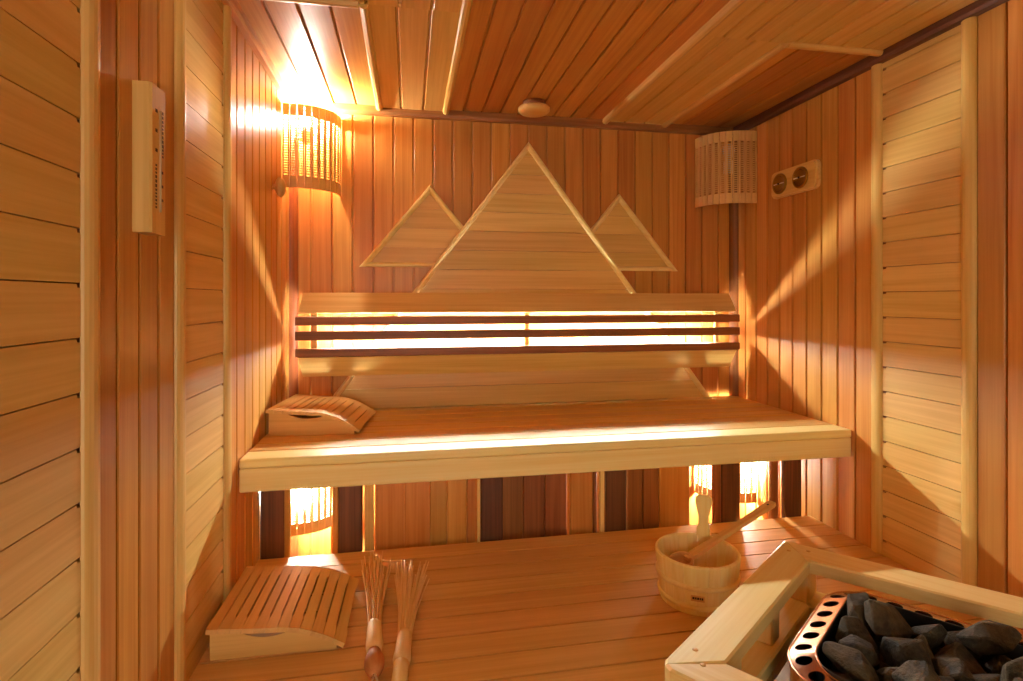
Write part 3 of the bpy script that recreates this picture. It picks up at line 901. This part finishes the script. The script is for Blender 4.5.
# seed, half sizes, place in the heater, turn (settled pile)
PILE = [
    (100, 0.0427, 0.0341, 0.0273, 0.1083, 0.0853, 0.4518, 0.068, -0.21, 2.025),
    (101, 0.0462, 0.0335, 0.0281, -0.1364, -0.0382, 0.4554, -2.084, -0.268, -0.364),
    (102, 0.0361, 0.0304, 0.0236, 0.0716, 0.1467, 0.4484, -0.253, -3.072, 0.765),
    (103, 0.0427, 0.0297, 0.0216, 0.0837, -0.1386, 0.4487, 3.082, -0.179, -1.33),
    (104, 0.0391, 0.0357, 0.0255, 0.0517, -0.0885, 0.4465, 2.927, -0.345, 0.801),
    (105, 0.0457, 0.031, 0.0242, -0.069, -0.1337, 0.4486, -2.56, -0.062, 0.456),
    (106, 0.036, 0.0337, 0.024, -0.0165, 0.1438, 0.4475, -0.399, 0.215, 1.144),
    (107, 0.0436, 0.0292, 0.0286, -0.1467, 0.0791, 0.4566, 0.541, 0.589, -1.263),
    (108, 0.04, 0.033, 0.0217, -0.0923, -0.0838, 0.4469, 3.078, 0.002, 1.393),
    (109, 0.046, 0.0356, 0.0241, -0.0019, 0.0271, 0.4474, -0.2, -2.882, 1.326),
    (110, 0.0446, 0.035, 0.0219, 0.1398, -0.1277, 0.448, -0.157, -3.016, 0.022),
    (111, 0.0397, 0.0355, 0.0255, -0.0024, -0.1112, 0.4488, 0.299, -0.158, 1.488),
    (112, 0.0434, 0.036, 0.0228, -0.0712, 0.1419, 0.4468, -0.428, -0.103, -2.061),
    (113, 0.0574, 0.041, 0.0315, -0.0949, 0.097, 0.4666, -2.649, -0.623, 0.163),
    (114, 0.0518, 0.0365, 0.0251, 0.1475, -0.0077, 0.451, 1.316, 0.061, 1.783),
    (115, 0.0566, 0.0463, 0.0416, 0.0272, 0.0899, 0.4703, -0.258, -0.253, 2.701),
    (116, 0.0563, 0.0465, 0.0406, -0.1346, 0.0124, 0.4903, -0.25, 1.379, 0.992),
    (117, 0.0485, 0.0413, 0.0323, 0.0433, -0.0201, 0.4521, 0.301, -0.366, 1.981),
    (118, 0.0417, 0.0297, 0.0252, -0.0606, -0.0326, 0.4594, -1.257, -2.61, -0.155),
    (119, 0.055, 0.0421, 0.0277, 0.028, -0.1456, 0.4719, 0.588, -1.766, 1.614),
    (120, 0.0508, 0.0427, 0.0344, 0.1181, -0.0689, 0.4577, -1.69, -0.663, -1.118),
    (121, 0.0592, 0.0416, 0.0325, -0.0453, 0.0564, 0.4678, -2.408, -0.943, 0.719),
    (122, 0.0547, 0.0497, 0.0372, 0.0107, -0.0701, 0.4903, 0.334, 0.493, 0.067),
    (123, 0.036, 0.0312, 0.0246, -0.0934, 0.0426, 0.4582, -1.024, 2.774, -0.238),
    (124, 0.042, 0.0391, 0.0249, 0.1468, 0.0589, 0.4637, -2.534, -0.013, 1.086),
    (125, 0.04, 0.0288, 0.0265, -0.0385, -0.081, 0.4564, -1.203, -2.675, 0.565),
    (126, 0.0593, 0.0419, 0.0304, -0.1189, -0.0999, 0.4975, 2.259, 0.533, 0.197),
    (127, 0.045, 0.0385, 0.0291, -0.0498, -0.1408, 0.4867, 0.41, -2.961, 0.66),
    (128, 0.0473, 0.0348, 0.0311, -0.128, -0.1424, 0.4653, -2.185, 1.258, -0.425),
    (129, 0.0587, 0.0518, 0.0363, -0.047, 0.0079, 0.4891, -0.604, -1.703, -1.011),
    (130, 0.0562, 0.0396, 0.0299, -0.1204, 0.1434, 0.4841, 1.823, -1.165, 0.187),
    (131, 0.0352, 0.0314, 0.0234, -0.1466, -0.0911, 0.4529, 0.191, -2.446, 1.628),
    (132, 0.0494, 0.0412, 0.0279, 0.1367, 0.1326, 0.4579, 0.092, 1.848, -2.365),
    (133, 0.0601, 0.0506, 0.0404, 0.0965, -0.1316, 0.5057, -0.654, 0.849, 2.635),
    (134, 0.0561, 0.037, 0.0308, 0.0718, 0.0445, 0.4659, 1.228, -0.315, 0.231),
    (135, 0.0431, 0.0309, 0.0205, 0.1075, 0.0022, 0.4608, 0.405, 2.654, 0.67),
    (136, 0.0654, 0.0503, 0.0361, -0.0898, 0.0683, 0.5233, -0.987, -0.217, -2.089),
    (137, 0.0575, 0.0432, 0.0316, -0.1403, 0.0849, 0.5146, 0.712, -1.003, 1.965),
    (138, 0.0672, 0.0472, 0.0356, 0.1354, -0.0308, 0.5151, -0.366, 0.266, 1.949),
    (139, 0.0408, 0.0274, 0.0253, 0.091, 0.1228, 0.4851, 2.922, -0.846, -0.783),
    (140, 0.0474, 0.0386, 0.0249, 0.0317, 0.1536, 0.4894, 1.163, -1.095, 0.235),
    (141, 0.045, 0.0333, 0.029, -0.1183, -0.046, 0.5036, -0.158, 0.51, 0.546),
    (142, 0.0416, 0.0332, 0.0213, -0.0588, -0.0659, 0.4903, 0.263, 2.539, -0.6),
    (143, 0.0586, 0.0381, 0.0303, -0.0376, 0.1301, 0.4864, 0.034, 0.831, 2.603),
    (144, 0.0432, 0.0364, 0.026, 0.0738, -0.0317, 0.4866, 1.003, -0.032, 1.318),
    (145, 0.0548, 0.049, 0.038, -0.0058, -0.1314, 0.529, 1.991, 0.234, -0.185),
    (147, 0.0626, 0.0439, 0.0324, 0.1258, 0.0489, 0.5219, 0.615, -2.247, 1.521),
    (148, 0.0575, 0.0395, 0.0362, 0.0726, 0.1356, 0.5284, -1.059, -0.443, 0.504),
    (149, 0.0571, 0.0408, 0.0354, 0.0219, 0.0092, 0.4963, 1.314, -0.285, -0.847),
]
DZ_PILE = 0.032
Mh = Matrix.Translation((hc[0], hc[1], DZ_PILE)) @ Matrix.Rotation(ga, 4, 'Z')
from mathutils import Euler
SLAB = {
    47: 'largest dark stone at the right of the heater pile, against the rear rim',
    26: 'long slanting dark stone lying along the left rim of the heater',
    36: 'tall wedge-shaped dark stone near the rear left corner of the heater',
    29: 'broad boxy dark stone in the middle of the heater pile',
    45: 'faceted dark stone in front of the broad boxy heater stone',
    48: 'flat-topped dark stone right of the faceted front heater stone',
    16: 'brownish stone by the left rim, below the tall wedge-shaped heater stone',
    15: 'brown pointed stone just below the largest heater stone',
    43: 'angular dark stone between the tall wedge stone and the largest heater stone',
    37: 'hindmost dark stone, tucked into the rear left corner of the heater',
    41: 'small dark stone resting against the long slanting heater stone',
    46: 'rounded dark heater stone at the right edge of the picture',
    39: 'small reddish brown stone under the right end of the largest heater stone',
    40: 'small dark stone peeping out left of the largest heater stone',
    42: 'small low stone between the long slanting stone and the faceted front stone',
    34: 'low flat heater stone at the bottom edge, beside the rounded edge stone',
}
for si, (sd, rx, ry, rz, lx, ly, lz, ax, ay, az) in enumerate(PILE):
    o = obj('heater_stone', rock(sd, rx, ry, rz), smat)
    o.matrix_world = Mh @ Matrix.Translation((lx, ly, lz)) @ Euler((ax, ay, az)).to_matrix().to_4x4()
    tag(o, SLAB.get(si, 'dark stone mostly hidden under or behind other heater stones'), 'stone', 'heater stones')
